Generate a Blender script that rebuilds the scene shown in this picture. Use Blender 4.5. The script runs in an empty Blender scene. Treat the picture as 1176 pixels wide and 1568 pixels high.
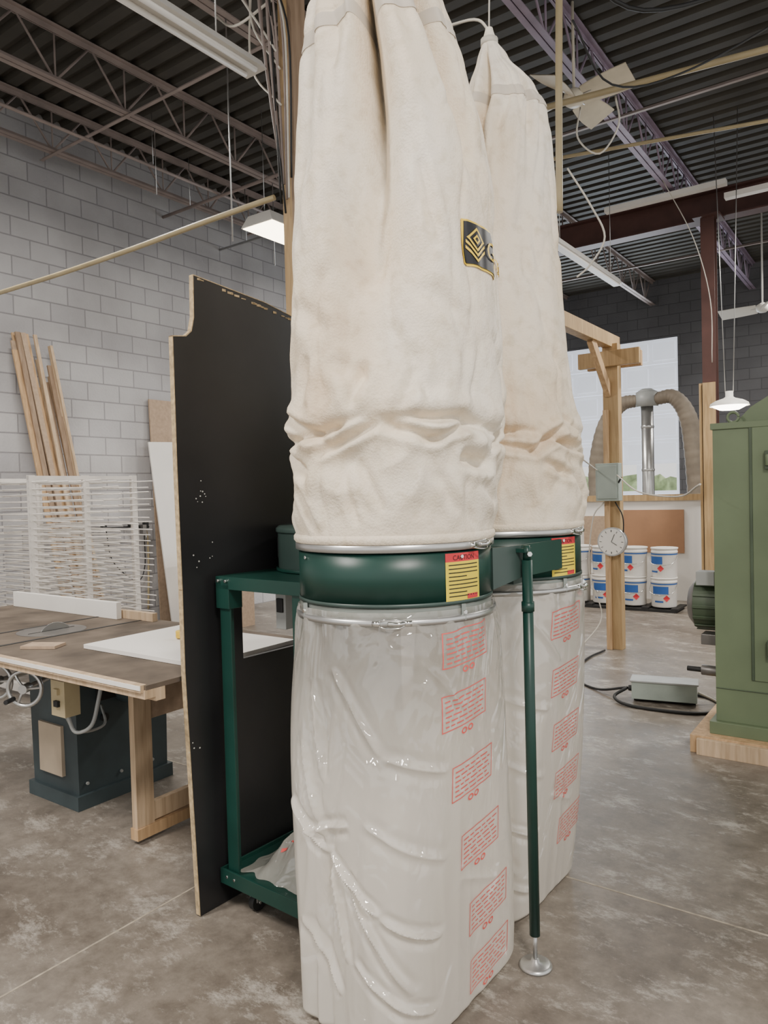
import bpy, bmesh, math, random
from mathutils import Vector, Matrix, noise
random.seed(7)
SC=bpy.context.scene
D=math.radians
def V(*a): return Vector(a)
# ---------------------------------------------------------------- materials
def newmat(name):
    m=bpy.data.materials.new(name); m.use_nodes=True
    nt=m.node_tree; b=nt.nodes['Principled BSDF']
    return m,nt,b
def pm(name,c,rough=.6,metal=0.0,var=.12,scale=6.0,bump=0.0,bscale=60.0,emit=0,coat=0,spec=.5):
    m,nt,b=newmat(name)
    b.inputs['Roughness'].default_value=rough
    b.inputs['Metallic'].default_value=metal
    b.inputs['Specular IOR Level'].default_value=spec
    if coat: b.inputs['Coat Weight'].default_value=coat
    tc=nt.nodes.new('ShaderNodeTexCoord')
    n=nt.nodes.new('ShaderNodeTexNoise'); n.inputs['Scale'].default_value=scale; n.inputs['Detail'].default_value=6
    nt.links.new(tc.outputs['Object'],n.inputs['Vector'])
    r=nt.nodes.new('ShaderNodeValToRGB')
    r.color_ramp.elements[0].position=.3; r.color_ramp.elements[1].position=.7
    r.color_ramp.elements[0].color=(c[0]*(1-var),c[1]*(1-var),c[2]*(1-var),1)
    r.color_ramp.elements[1].color=(min(1,c[0]*(1+var)),min(1,c[1]*(1+var)),min(1,c[2]*(1+var)),1)
    nt.links.new(n.outputs['Fac'],r.inputs['Fac']); nt.links.new(r.outputs['Color'],b.inputs['Base Color'])
    if bump:
        n2=nt.nodes.new('ShaderNodeTexNoise'); n2.inputs['Scale'].default_value=bscale; n2.inputs['Detail'].default_value=4
        nt.links.new(tc.outputs['Object'],n2.inputs['Vector'])
        bp=nt.nodes.new('ShaderNodeBump'); bp.inputs['Strength'].default_value=bump; bp.inputs['Distance'].default_value=.01
        nt.links.new(n2.outputs['Fac'],bp.inputs['Height']); nt.links.new(bp.outputs['Normal'],b.inputs['Normal'])
    if emit:
        nt.links.new(r.outputs['Color'],b.inputs['Emission Color']); b.inputs['Emission Strength'].default_value=emit
    return m
def wood(name,c,scale=1.0):
    m,nt,b=newmat(name); b.inputs['Roughness'].default_value=.65
    tc=nt.nodes.new('ShaderNodeTexCoord'); mp=nt.nodes.new('ShaderNodeMapping'); mp.inputs['Scale'].default_value=(18*scale,18*scale,1.5*scale)
    n=nt.nodes.new('ShaderNodeTexNoise'); n.inputs['Scale'].default_value=2.0; n.inputs['Detail'].default_value=8; n.inputs['Distortion'].default_value=.6
    r=nt.nodes.new('ShaderNodeValToRGB'); r.color_ramp.elements[0].position=.3; r.color_ramp.elements[1].position=.72
    r.color_ramp.elements[0].color=(c[0]*.72,c[1]*.68,c[2]*.62,1); r.color_ramp.elements[1].color=(min(1,c[0]*1.12),min(1,c[1]*1.12),min(1,c[2]*1.12),1)
    nt.links.new(tc.outputs['Object'],mp.inputs['Vector']); nt.links.new(mp.outputs['Vector'],n.inputs['Vector'])
    nt.links.new(n.outputs['Fac'],r.inputs['Fac']); nt.links.new(r.outputs['Color'],b.inputs['Base Color'])
    return m
def blockwall(name,axis,c1,c2,mortar):
    m,nt,b=newmat(name); b.inputs['Roughness'].default_value=.85
    tc=nt.nodes.new('ShaderNodeTexCoord'); sp=nt.nodes.new('ShaderNodeSeparateXYZ'); cb=nt.nodes.new('ShaderNodeCombineXYZ')
    nt.links.new(tc.outputs['Object'],sp.inputs[0]); nt.links.new(sp.outputs[axis],cb.inputs['X']); nt.links.new(sp.outputs['Z'],cb.inputs['Y'])
    br=nt.nodes.new('ShaderNodeTexBrick'); br.inputs['Scale'].default_value=1
    br.inputs['Brick Width'].default_value=.4; br.inputs['Row Height'].default_value=.2; br.inputs['Mortar Size'].default_value=.008; br.inputs['Mortar Smooth'].default_value=.3
    br.inputs['Color1'].default_value=(*c1,1); br.inputs['Color2'].default_value=(*c2,1); br.inputs['Mortar'].default_value=(*mortar,1)
    nt.links.new(cb.outputs[0],br.inputs['Vector'])
    n=nt.nodes.new('ShaderNodeTexNoise'); n.inputs['Scale'].default_value=1.3; n.inputs['Detail'].default_value=8
    nt.links.new(tc.outputs['Object'],n.inputs['Vector'])
    r=nt.nodes.new('ShaderNodeValToRGB'); r.color_ramp.elements[0].position=.3;r.color_ramp.elements[1].position=.7
    r.color_ramp.elements[0].color=(.72,.71,.71,1); r.color_ramp.elements[1].color=(1,1,1,1)
    nt.links.new(n.outputs['Fac'],r.inputs['Fac'])
    mx=nt.nodes.new('ShaderNodeMixRGB'); mx.blend_type='MULTIPLY'; mx.inputs['Fac'].default_value=1
    nt.links.new(br.outputs['Color'],mx.inputs['Color1']); nt.links.new(r.outputs['Color'],mx.inputs['Color2'])
    mr=nt.nodes.new('ShaderNodeMapRange'); mr.inputs['From Min'].default_value=2.0; mr.inputs['From Max'].default_value=3.4; mr.inputs['To Min'].default_value=1; mr.inputs['To Max'].default_value=.68  # darker with height: window light on the lower wall put into the colour
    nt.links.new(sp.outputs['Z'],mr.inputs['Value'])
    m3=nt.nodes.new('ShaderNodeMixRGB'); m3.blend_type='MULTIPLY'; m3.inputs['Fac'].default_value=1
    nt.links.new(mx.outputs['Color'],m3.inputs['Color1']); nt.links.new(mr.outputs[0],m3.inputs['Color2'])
    nt.links.new(m3.outputs['Color'],b.inputs['Base Color'])
    n2=nt.nodes.new('ShaderNodeTexNoise'); n2.inputs['Scale'].default_value=40
    nt.links.new(tc.outputs['Object'],n2.inputs['Vector'])
    ad=nt.nodes.new('ShaderNodeMath'); ad.operation='MULTIPLY_ADD'; ad.inputs[1].default_value=-1.5
    nt.links.new(br.outputs['Fac'],ad.inputs[0]); nt.links.new(n2.outputs['Fac'],ad.inputs[2])
    bp=nt.nodes.new('ShaderNodeBump'); bp.inputs['Strength'].default_value=.5; bp.inputs['Distance'].default_value=.008
    nt.links.new(ad.outputs[0],bp.inputs['Height']); nt.links.new(bp.outputs['Normal'],b.inputs['Normal'])
    return m
def floormat():
    m,nt,b=newmat('worn_concrete')
    L=nt.links.new
    tc=nt.nodes.new('ShaderNodeTexCoord')
    def nz(s,d=8,dist=0,rg=.62,sc=None):
        n=nt.nodes.new('ShaderNodeTexNoise'); n.inputs['Scale'].default_value=s; n.inputs['Detail'].default_value=d; n.inputs['Distortion'].default_value=dist
        n.inputs['Roughness'].default_value=rg
        if sc:
            mp=nt.nodes.new('ShaderNodeMapping'); mp.inputs['Scale'].default_value=sc; mp.inputs['Rotation'].default_value=(0,0,.6)
            L(tc.outputs['Object'],mp.inputs['Vector']); L(mp.outputs[0],n.inputs['Vector'])
        else: L(tc.outputs['Object'],n.inputs['Vector'])
        return n
    n1=nz(.9,10,.1); n2=nz(11,10,.1,.75); n3=nz(3.0,15,.1,.85,(1,1.8,1))
    r1=nt.nodes.new('ShaderNodeValToRGB'); e=r1.color_ramp.elements
    e[0].position=.36; e[0].color=(.150,.125,.100,1); e[1].position=.64; e[1].color=(.285,.250,.210,1)
    L(n1.outputs['Fac'],r1.inputs['Fac'])
    r2=nt.nodes.new('ShaderNodeValToRGB'); e=r2.color_ramp.elements
    e[0].position=.35; e[0].color=(.62,.61,.60,1); e[1].position=.62; e[1].color=(1.0,1.0,1.0,1)
    L(n2.outputs['Fac'],r2.inputs['Fac'])
    mx=nt.nodes.new('ShaderNodeMixRGB'); mx.blend_type='MULTIPLY'; mx.inputs['Fac'].default_value=1
    L(r1.outputs['Color'],mx.inputs['Color1']); L(r2.outputs['Color'],mx.inputs['Color2'])
    r3=nt.nodes.new('ShaderNodeValToRGB'); e=r3.color_ramp.elements
    e[0].position=.52; e[0].color=(0,0,0,1); e[1].position=.62; e[1].color=(.68,.68,.68,1)
    L(n3.outputs['Fac'],r3.inputs['Fac'])
    mx2=nt.nodes.new('ShaderNodeMixRGB'); L(r3.outputs['Color'],mx2.inputs['Fac'])
    L(mx.outputs['Color'],mx2.inputs['Color1']); mx2.inputs['Color2'].default_value=(.49,.455,.40,1)
    L(mx2.outputs['Color'],b.inputs['Base Color'])
    r4=nt.nodes.new('ShaderNodeMapRange'); r4.inputs['To Min'].default_value=.28; r4.inputs['To Max'].default_value=.60
    L(n2.outputs['Fac'],r4.inputs['Value']); L(r4.outputs[0],b.inputs['Roughness'])
    bp=nt.nodes.new('ShaderNodeBump'); bp.inputs['Strength'].default_value=.12; bp.inputs['Distance'].default_value=.01
    L(n2.outputs['Fac'],bp.inputs['Height']); L(bp.outputs['Normal'],b.inputs['Normal'])
    return m
def clothmat():
    m,nt,b=newmat('filter_cloth'); L=nt.links.new
    b.inputs['Roughness'].default_value=.95; b.inputs['Specular IOR Level'].default_value=.1
    tc=nt.nodes.new('ShaderNodeTexCoord')
    def nz(s,d,dist,sc=(1,1,1)):
        mp=nt.nodes.new('ShaderNodeMapping'); mp.inputs['Scale'].default_value=sc; L(tc.outputs['Object'],mp.inputs['Vector'])
        n=nt.nodes.new('ShaderNodeTexNoise'); n.inputs['Scale'].default_value=s; n.inputs['Detail'].default_value=d; n.inputs['Distortion'].default_value=dist
        L(mp.outputs[0],n.inputs['Vector']); return n
    n1=nz(2.4,8,.4,(1,1,.6))
    r=nt.nodes.new('ShaderNodeValToRGB'); e=r.color_ramp.elements
    e[0].position=.30; e[0].color=(.72,.57,.41,1); e[1].position=.62; e[1].color=(.87,.80,.69,1)
    x=e.new(.45); x.color=(.84,.73,.58,1)
    L(n1.outputs['Fac'],r.inputs['Fac'])
    n2=nz(26,6,.2); r2=nt.nodes.new('ShaderNodeValToRGB'); e=r2.color_ramp.elements
    e[0].position=.25; e[0].color=(.84,.82,.78,1); e[1].position=.5; e[1].color=(1,1,1,1); L(n2.outputs['Fac'],r2.inputs['Fac'])
    mx=nt.nodes.new('ShaderNodeMixRGB'); mx.blend_type='MULTIPLY'; mx.inputs['Fac'].default_value=1
    L(r.outputs['Color'],mx.inputs['Color1']); L(r2.outputs['Color'],mx.inputs['Color2'])
    # dust soiling around the collapsed lower section
    sp=nt.nodes.new('ShaderNodeSeparateXYZ'); L(tc.outputs['Object'],sp.inputs[0])
    n5=nz(5,7,.6,(1,1,1.8)); za=nt.nodes.new('ShaderNodeMath'); za.operation='MULTIPLY_ADD'; za.inputs[1].default_value=1.1; L(n5.outputs['Fac'],za.inputs[0]); L(sp.outputs['Z'],za.inputs[2])
    mr=nt.nodes.new('ShaderNodeMapRange'); mr.inputs['From Min'].default_value=2.15; mr.inputs['From Max'].default_value=2.75; mr.inputs['To Min'].default_value=.55; mr.inputs['To Max'].default_value=0
    L(za.outputs[0],mr.inputs['Value'])
    md=nt.nodes.new('ShaderNodeMixRGB'); md.blend_type='MULTIPLY'; L(mr.outputs[0],md.inputs['Fac']); L(mx.outputs['Color'],md.inputs['Color1']); md.inputs['Color2'].default_value=(.86,.84,.80,1)
    L(md.outputs['Color'],b.inputs['Base Color'])
    n3=nz(150,3,0); n4=nz(9,5,.8,(1,1,.8))
    ad=nt.nodes.new('ShaderNodeMath'); ad.operation='MULTIPLY_ADD'; ad.inputs[1].default_value=3.0; L(n4.outputs['Fac'],ad.inputs[0]); L(n3.outputs['Fac'],ad.inputs[2])
    bp=nt.nodes.new('ShaderNodeBump'); bp.inputs['Strength'].default_value=.35; bp.inputs['Distance'].default_value=.008
    L(ad.outputs[0],bp.inputs['Height']); L(bp.outputs['Normal'],b.inputs['Normal'])
    return m
def plasticmat(name,top,bot,z0,z1,bump=.9):
    m,nt,b=newmat(name); L=nt.links.new
    df=nt.nodes.new('ShaderNodeBsdfDiffuse'); df.inputs['Color'].default_value=(.90,.85,.77,1)
    tl=nt.nodes.new('ShaderNodeBsdfTranslucent'); tl.inputs['Color'].default_value=(.97,.92,.84,1)
    tr=nt.nodes.new('ShaderNodeBsdfTransparent'); tr.inputs['Color'].default_value=(.98,.98,.97,1)
    m1=nt.nodes.new('ShaderNodeMixShader'); m1.inputs[0].default_value=.42
    L(df.outputs[0],m1.inputs[1]); L(tl.outputs[0],m1.inputs[2])
    m2=nt.nodes.new('ShaderNodeMixShader')
    gl=nt.nodes.new('ShaderNodeBsdfGlossy'); gl.inputs['Roughness'].default_value=.08
    lw=nt.nodes.new('ShaderNodeLayerWeight'); lw.inputs['Blend'].default_value=.5
    pw=nt.nodes.new('ShaderNodeMath'); pw.operation='POWER'; pw.inputs[1].default_value=2.8; L(lw.outputs['Facing'],pw.inputs[0])
    ma=nt.nodes.new('ShaderNodeMath'); ma.operation='MULTIPLY_ADD'; ma.inputs[1].default_value=.5; ma.inputs[2].default_value=.09; L(pw.outputs[0],ma.inputs[0])
    m3=nt.nodes.new('ShaderNodeMixShader')
    tc=nt.nodes.new('ShaderNodeTexCoord'); sp=nt.nodes.new('ShaderNodeSeparateXYZ'); L(tc.outputs['Object'],sp.inputs[0])
    nn=nt.nodes.new('ShaderNodeTexNoise'); nn.inputs['Scale'].default_value=2.2; nn.inputs['Detail'].default_value=3; L(tc.outputs['Object'],nn.inputs['Vector'])
    zz=nt.nodes.new('ShaderNodeMath'); zz.operation='MULTIPLY_ADD'; zz.inputs[1].default_value=.7; L(nn.outputs['Fac'],zz.inputs[0]); L(sp.outputs['Z'],zz.inputs[2])
    mr=nt.nodes.new('ShaderNodeMapRange'); mr.inputs['From Min'].default_value=z0+.35; mr.inputs['From Max'].default_value=z1+.35
    mr.inputs['To Min'].default_value=bot; mr.inputs['To Max'].default_value=top
    L(zz.outputs[0],mr.inputs['Value'])
    L(mr.outputs[0],m2.inputs[0]); L(tr.outputs[0],m2.inputs[1]); L(m1.outputs[0],m2.inputs[2])
    L(ma.outputs[0],m3.inputs[0]); L(m2.outputs[0],m3.inputs[1]); L(gl.outputs[0],m3.inputs[2])
    mp=nt.nodes.new('ShaderNodeMapping'); mp.inputs['Scale'].default_value=(1.4,1.4,.7); mp.inputs['Rotation'].default_value=(.5,.3,0)
    L(tc.outputs['Object'],mp.inputs['Vector'])
    n2=nt.nodes.new('ShaderNodeTexNoise'); n2.inputs['Scale'].default_value=4; n2.inputs['Detail'].default_value=3; n2.inputs['Distortion'].default_value=.8
    L(mp.outputs[0],n2.inputs['Vector'])
    s1=nt.nodes.new('ShaderNodeMath'); s1.operation='SUBTRACT'; s1.inputs[1].default_value=.5; L(n2.outputs['Fac'],s1.inputs[0])
    ab=nt.nodes.new('ShaderNodeMath'); ab.operation='ABSOLUTE'; L(s1.outputs[0],ab.inputs[0])
    bp=nt.nodes.new('ShaderNodeBump'); bp.inputs['Strength'].default_value=bump; bp.inputs['Distance'].default_value=.14
    L(ab.outputs[0],bp.inputs['Height'])
    L(bp.outputs['Normal'],gl.inputs['Normal'])
    out=nt.nodes['Material Output']; L(m3.outputs[0],out.inputs['Surface'])
    return m
MT={}
MT['floor']=floormat()
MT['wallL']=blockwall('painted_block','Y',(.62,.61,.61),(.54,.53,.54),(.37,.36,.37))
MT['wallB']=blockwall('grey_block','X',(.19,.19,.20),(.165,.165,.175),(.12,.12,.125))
MT['deck']=pm('steel_deck',(.042,.037,.028),.7,.0,.25,2)
MT['joist']=pm('joist_paint',(.26,.21,.19),.6,.1,.2,4)
MT['joistp']=pm('joist_primer_mauve',(.27,.21,.27),.6,.1,.2,4)
MT['girder']=pm('girder_red_oxide',(.075,.032,.026),.6,.1,.2,4)
MT['cloth']=clothmat()
MT['hem']=pm('cloth_hem',(.60,.54,.46),.9,0,.08,5)
MT['green']=pm('dark_green_enamel',(.006,.040,.030),.38,0,.15,5)
MT['greeng']=pm('grey_green_enamel',(.040,.066,.058),.40,0,.15,5)
MT['collar']=pm('collar_grey',(.26,.29,.27),.3,.3,.12,6)
MT['galv']=pm('galvanised_steel',(.55,.55,.54),.32,.85,.12,8)
MT['chrome']=pm('chrome_latch',(.75,.75,.73),.2,1,.05,8)
MT['blackb']=pm('black_melamine',(.014,.014,.015),.34,0,.3,3,.05,14)
MT['chip']=pm('chipboard_edge',(.44,.33,.19),.85,0,.3,60)
MT['white']=pm('white_melamine',(.82,.79,.74),.5,0,.04,3)
MT['whitep']=pm('white_paint',(.72,.70,.64),.5,0,.06,3)
MT['speck']=pm('scuff_white',(.5,.5,.46),.8)
MT['wood']=wood('pine',(.54,.36,.20))
MT['woodl']=wood('pale_ply',(.56,.42,.28))
MT['woodd']=wood('walnut_strip',(.30,.21,.14))
MT['woodpost']=wood('douglas_fir',(.44,.30,.15))
MT['ply']=pm('particle_board',(.40,.29,.20),.8,0,.12,30)
MT['saw']=pm('saw_grey_blue',(.042,.060,.066),.5,0,.25,5)
MT['iron']=pm('cast_iron',(.20,.19,.18),.4,.7,.2,5)
MT['laminate']=pm('worn_laminate',(.125,.098,.075),.75,0,.4,5,spec=.25)
MT['tan']=pm('tan_plate',(.48,.39,.29),.5)
MT['beigebox']=pm('beige_switch',(.45,.37,.22),.5)
MT['black']=pm('black_rubber',(.012,.012,.012),.6)
MT['rack']=pm('rack_wire',(.72,.68,.63),.5)
MT['olive']=pm('olive_enamel',(.130,.170,.095),.5,0,.10,4)
MT['olived']=pm('olive_dark',(.06,.085,.05),.5,0,.2,6)
MT['grey']=pm('grey_enamel',(.32,.33,.32),.45)
MT['greyg']=pm('grey_green_box',(.33,.38,.34),.45)
MT['blue']=pm('label_blue',(.02,.10,.35),.5)
MT['red']=pm('label_red',(.62,.03,.04),.5)
MT['redp']=pm('print_red',(.72,.09,.08),.5)
MT['yellow']=pm('label_yellow',(.80,.62,.03),.45)
MT['logoy']=pm('logo_gold',(.85,.58,.05),.5)
MT['logob']=pm('logo_black',(.012,.012,.014),.5)
MT['cordw']=pm('white_cord',(.58,.54,.47),.6)
MT['fanw']=pm('fan_cream',(.66,.60,.48),.5)
MT['pipey']=pm('yellowed_conduit',(.38,.31,.18),.5)
MT['door']=pm('bay_door_white_glow',(.70,.74,.82),.5,0,.04,2,emit=.8)  # emission stands in for daylight brightening the door panels
MT['hose']=pm('hose_brown',(.20,.165,.125),.7,0,.2,6)
MT['hedge']=pm('hedge_green',(.45,.56,.28),.8,0,.4,4)
MT['tube']=pm('lit_lens',(1,.86,.62),.5,0,.02,3,emit=9)
MT['lampw']=pm('lit_bulb',(1,.93,.82),.5,0,.02,3,emit=12)
MT['purlin']=pm('fixture_white',(.62,.60,.56),.5,0,.05,4)
MT['brownp']=pm('brown_hardboard',(.36,.19,.10),.6,0,.1,4)
MT['joint']=pm('floor_joint_filler',(.38,.33,.26),.8,0,.3,30)
MT['plastic1']=plasticmat('polyethylene_bag_a',.26,.80,.60,1.12)
MT['plastic2']=plasticmat('polyethylene_bag_b',.48,.88,.60,1.12)
MT['plastic3']=plasticmat('polyethylene_bag_c',.45,.45,0,1)
# ---------------------------------------------------------------- mesh builder
class MB:
    def __init__(s): s.v=[];s.f=[];s.m=[];s.s=[];s.mats=[]
    def mi(s,m):
        if m not in s.mats: s.mats.append(m)
        return s.mats.index(m)
    def add(s,vs,fs,m,smooth=False):
        o=len(s.v); s.v+= [tuple(v) for v in vs]; k=s.mi(m)
        for f in fs: s.f.append([o+i for i in f]); s.m.append(k); s.s.append(smooth)
    def box(s,c,size,m,R=None,rz=0,top=(1,1)):
        if R is None: R=Matrix.Rotation(rz,3,'Z')
        x,y,z=[a/2 for a in size]; c=Vector(c); vs=[]
        for k in (-1,1):
            tx,ty=(top if k>0 else (1,1))
            for a,b in((-1,-1),(1,-1),(1,1),(-1,1)): vs.append(c+R@V(a*x*tx,b*y*ty,k*z))
        s.add(vs,[(3,2,1,0),(4,5,6,7),(0,1,5,4),(1,2,6,5),(2,3,7,6),(3,0,4,7)],m)
    def bb(s,x0,x1,y0,y1,z0,z1,m): s.box(((x0+x1)/2,(y0+y1)/2,(z0+z1)/2),(x1-x0,y1-y0,z1-z0),m)
    def beam(s,p0,p1,w,h,m):
        p0=Vector(p0);p1=Vector(p1); d=p1-p0; l=d.length; d.normalize()
        up=V(0,0,1) if abs(d.z)<.9 else V(0,1,0)
        sx=d.cross(up).normalized(); u=sx.cross(d)
        R=Matrix((sx,d,u)).transposed(); s.box((p0+p1)/2,(w,l,h),m,R)
    def cyl(s,p0,p1,r0,m,r1=None,n=20,caps=True,smooth=True):
        if r1 is None:r1=r0
        p0=Vector(p0);p1=Vector(p1); d=(p1-p0).normalized(); up=V(0,0,1) if abs(d.z)<.95 else V(1,0,0)
        a=d.cross(up).normalized(); b=a.cross(d)
        vs=[p0+(a*math.cos(t)+b*math.sin(t))*r0 for t in [2*math.pi*i/n for i in range(n)]]
        vs+=[p1+(a*math.cos(t)+b*math.sin(t))*r1 for t in [2*math.pi*i/n for i in range(n)]]
        s.add(vs,[(i,i+n,(i+1)%n+n,(i+1)%n) for i in range(n)],m,smooth)
        if caps:
            o=len(s.v)-2*n; k=s.mi(m)
            s.f.append([o+i for i in range(n)]);s.m.append(k);s.s.append(False)
            s.f.append([o+n+i for i in reversed(range(n))]);s.m.append(k);s.s.append(False)
    def lathe(s,c,prof,m,n=32,a0=0,a1=2*math.pi):
        c=Vector(c); full=abs(a1-a0-2*math.pi)<1e-6; N=n if full else n+1
        vs=[];
        for r,z in prof:
            for i in range(N):
                t=a0+(a1-a0)*i/n; vs.append(c+V(r*math.cos(t),r*math.sin(t),z))
        fs=[]
        for j in range(len(prof)-1):
            for i in range(n):
                a=j*N+i; b=j*N+(i+1)%N; fs.append((a,b,b+N,a+N))
        s.add(vs,fs,m,True)
    def tube(s,pts,r,m,n=8,sub=6,smoothpath=True):
        pts=[Vector(p) for p in pts]
        if smoothpath and len(pts)>2:
            q=[]; P=[pts[0]*2-pts[1]]+pts+[pts[-1]*2-pts[-2]]
            for i in range(1,len(P)-2):
                for k in range(sub):
                    t=k/sub; a,b,c,d=P[i-1],P[i],P[i+1],P[i+2]
                    q.append(.5*((2*b)+(c-a)*t+(2*a-5*b+4*c-d)*t*t+(3*b-a-3*c+d)*t**3))
            q.append(pts[-1]); pts=q
        rr=r if callable(r) else (lambda t:r)
        vs=[];ref=None;N=len(pts)
        for i,p in enumerate(pts):
            d=(pts[min(i+1,N-1)]-pts[max(i-1,0)]).normalized()
            if ref is None: ref=d.orthogonal().normalized()
            a=(ref-d*ref.dot(d)).normalized(); ref=a; b=d.cross(a)
            for k in range(n):
                t=2*math.pi*k/n; vs.append(p+(a*math.cos(t)+b*math.sin(t))*rr(i/(N-1)))
        fs=[(i*n+k,i*n+(k+1)%n,(i+1)*n+(k+1)%n,(i+1)*n+k) for i in range(N-1) for k in range(n)]
        s.add(vs,fs,m,True)
        o=len(s.v)-len(vs); kk=s.mi(m)
        s.f.append([o+i for i in reversed(range(n))]);s.m.append(kk);s.s.append(False)
        s.f.append([o+(N-1)*n+i for i in range(n)]);s.m.append(kk);s.s.append(False)
    def prism(s,poly,f,m,th):
        n=len(poly); vs=[f(a,b,0) for a,b in poly]+[f(a,b,th) for a,b in poly]
        fs=[list(range(n)),list(reversed(range(n,2*n)))]+[(i,i+n,(i+1)%n+n,(i+1)%n) for i in range(n)]
        s.add(vs,fs,m)
    def patch(s,f,u0,u1,v0,v1,nu,nv,m,smooth=True):
        vs=[f(u0+(u1-u0)*i/nu,v0+(v1-v0)*j/nv) for j in range(nv+1) for i in range(nu+1)]
        fs=[(j*(nu+1)+i,j*(nu+1)+i+1,(j+1)*(nu+1)+i+1,(j+1)*(nu+1)+i) for j in range(nv) for i in range(nu)]
        s.add(vs,fs,m,smooth)
    def text(s,txt,size,f,m,x=0,y=0,align='LEFT'):
        cu=bpy.data.curves.new('t','FONT'); cu.body=txt; cu.size=size; cu.align_x=align; cu.resolution_u=3
        ob=bpy.data.objects.new('t',cu); SC.collection.objects.link(ob)
        bpy.context.view_layer.update()
        me=bpy.data.meshes.new_from_object(ob.evaluated_get(bpy.context.evaluated_depsgraph_get()))
        s.add([f(v.co.x+x,v.co.y+y) for v in me.vertices],[list(p.vertices) for p in me.polygons],m)
        bpy.data.objects.remove(ob); bpy.data.meshes.remove(me)
    def obj(s,name,parent=None,bevel=0,loc=None,rz=0,recalc=True):
        me=bpy.data.meshes.new(name); me.from_pydata(s.v,[],s.f)
        for m in s.mats: me.materials.append(MT[m])
        me.polygons.foreach_set('material_index',s.m); me.polygons.foreach_set('use_smooth',s.s)
        if recalc:
            bm=bmesh.new(); bm.from_mesh(me); bmesh.ops.recalc_face_normals(bm,faces=bm.faces); bm.to_mesh(me); bm.free()
        me.update()
        o=bpy.data.objects.new(name,me); SC.collection.objects.link(o)
        if parent: o.parent=parent
        if loc: o.location=loc
        o.rotation_euler[2]=rz
        if bevel:
            b=o.modifiers.new('bevel','BEVEL'); b.width=bevel; b.segments=2; b.limit_method='ANGLE'; b.angle_limit=D(50)
        return o
def F(lat,d,z): return V(-.5807*d+.8141*lat,.8141*d+.5807*lat,z)
# ---------------------------------------------------------------- camera
cam=bpy.data.cameras.new('camera'); co=bpy.data.objects.new('camera',cam); SC.collection.objects.link(co)
cam.sensor_fit='VERTICAL'; cam.sensor_height=36; cam.sensor_width=27; cam.lens=26.0; cam.clip_start=.05
co.matrix_world=Matrix.Translation((0,0,1.5))@Matrix.Rotation(D(35.5),4,'Z')@Matrix.Rotation(D(90-1.51),4,'X')@Matrix.Rotation(D(-1.5),4,'Z')
SC.camera=co
# ---------------------------------------------------------------- room
b=MB(); b.bb(-7.4,4,-5,15,-.1,0,'floor'); b.obj('floor')
b=MB(); b.bb(-2.262,-2.254,-2,4.5,0,.001,'joint'); b.bb(-5,3.0,2.675,2.683,0,.001,'joint'); b.obj('trim_1')
b=MB(); b.bb(-7.6,-7.4,-5,15.2,-.1,5.6,'wallL'); b.obj('wall_left')
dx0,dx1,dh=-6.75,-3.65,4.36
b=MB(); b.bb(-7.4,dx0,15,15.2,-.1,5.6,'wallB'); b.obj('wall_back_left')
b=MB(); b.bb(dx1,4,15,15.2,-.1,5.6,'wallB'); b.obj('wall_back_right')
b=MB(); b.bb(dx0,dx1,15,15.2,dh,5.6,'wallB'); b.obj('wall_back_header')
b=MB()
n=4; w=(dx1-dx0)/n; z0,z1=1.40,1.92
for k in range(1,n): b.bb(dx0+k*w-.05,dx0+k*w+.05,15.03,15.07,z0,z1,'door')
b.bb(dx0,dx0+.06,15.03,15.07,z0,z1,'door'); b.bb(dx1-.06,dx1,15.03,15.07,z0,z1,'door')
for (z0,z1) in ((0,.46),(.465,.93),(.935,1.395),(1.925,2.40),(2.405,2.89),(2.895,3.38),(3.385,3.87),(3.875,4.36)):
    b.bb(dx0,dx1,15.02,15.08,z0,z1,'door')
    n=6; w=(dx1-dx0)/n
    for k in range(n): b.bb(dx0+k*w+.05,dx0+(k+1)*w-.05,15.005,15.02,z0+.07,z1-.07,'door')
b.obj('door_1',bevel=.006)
b=MB()
b.patch(lambda u,v:V(u,18.5+noise.noise(V(u*2,v*2,0))*.8-1.2*math.sin(v/2.6*math.pi),v+.3*noise.noise(V(u*3,v*3,5))),-12,2,-.3,1.75,70,14,'hedge'); b.obj('hedge')
b=MB(); y=-5; prof=[]
while y<15:
    prof+=[(y,5.5),(y+.10,5.5),(y+.125,5.545),(y+.175,5.545)]; y+=.2
prof.append((15,5.5))
vs=[V(x,py,pz) for (py,pz) in prof for x in (-7.4,4)]
b.add(vs,[(2*i,2*i+1,2*i+3,2*i+2) for i in range(len(prof)-1)],'deck'); b.obj('ceiling')
def joist(x,m,name):
    b=MB()
    for dx in(-.03,.03):
        b.box((x+dx,5,5.03),(.05,20,.008),m); b.box((x+dx*.3,5,5.05),(.006,20,.05),m)
        b.box((x+dx,5,5.485),(.05,20,.008),m); b.box((x+dx*.3,5,5.46),(.006,20,.05),m)
    y=-4.9;k=0
    while y<14.6:
        b.cyl((x,y,5.04 if k%2 else 5.47),(x,y+.34,5.47 if k%2 else 5.04),.011,m,n=6)
        if k%2==0: b.cyl((x,y+.34,5.04),(x,y+.34,5.47),.009,m,n=6)
        y+=.34;k+=1
    b.obj(name)
for x,m in((-7.05,'joist'),(-5.85,'joist'),(-4.1,'joist'),(-2.33,'joistp'),(-.6,'joistp'),(1.2,'joist')): joist(x,m,'roof_joist')
b=MB()
for y in(1.2,4.3,7.2,12.2):
    b.box((-1.7,y,5.02),(11.2,.035,.006),'joist'); b.box((-1.7,y+.015,5.035),(11.2,.005,.035),'joist')
b.obj('joist_bridging')
b=MB()
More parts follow.
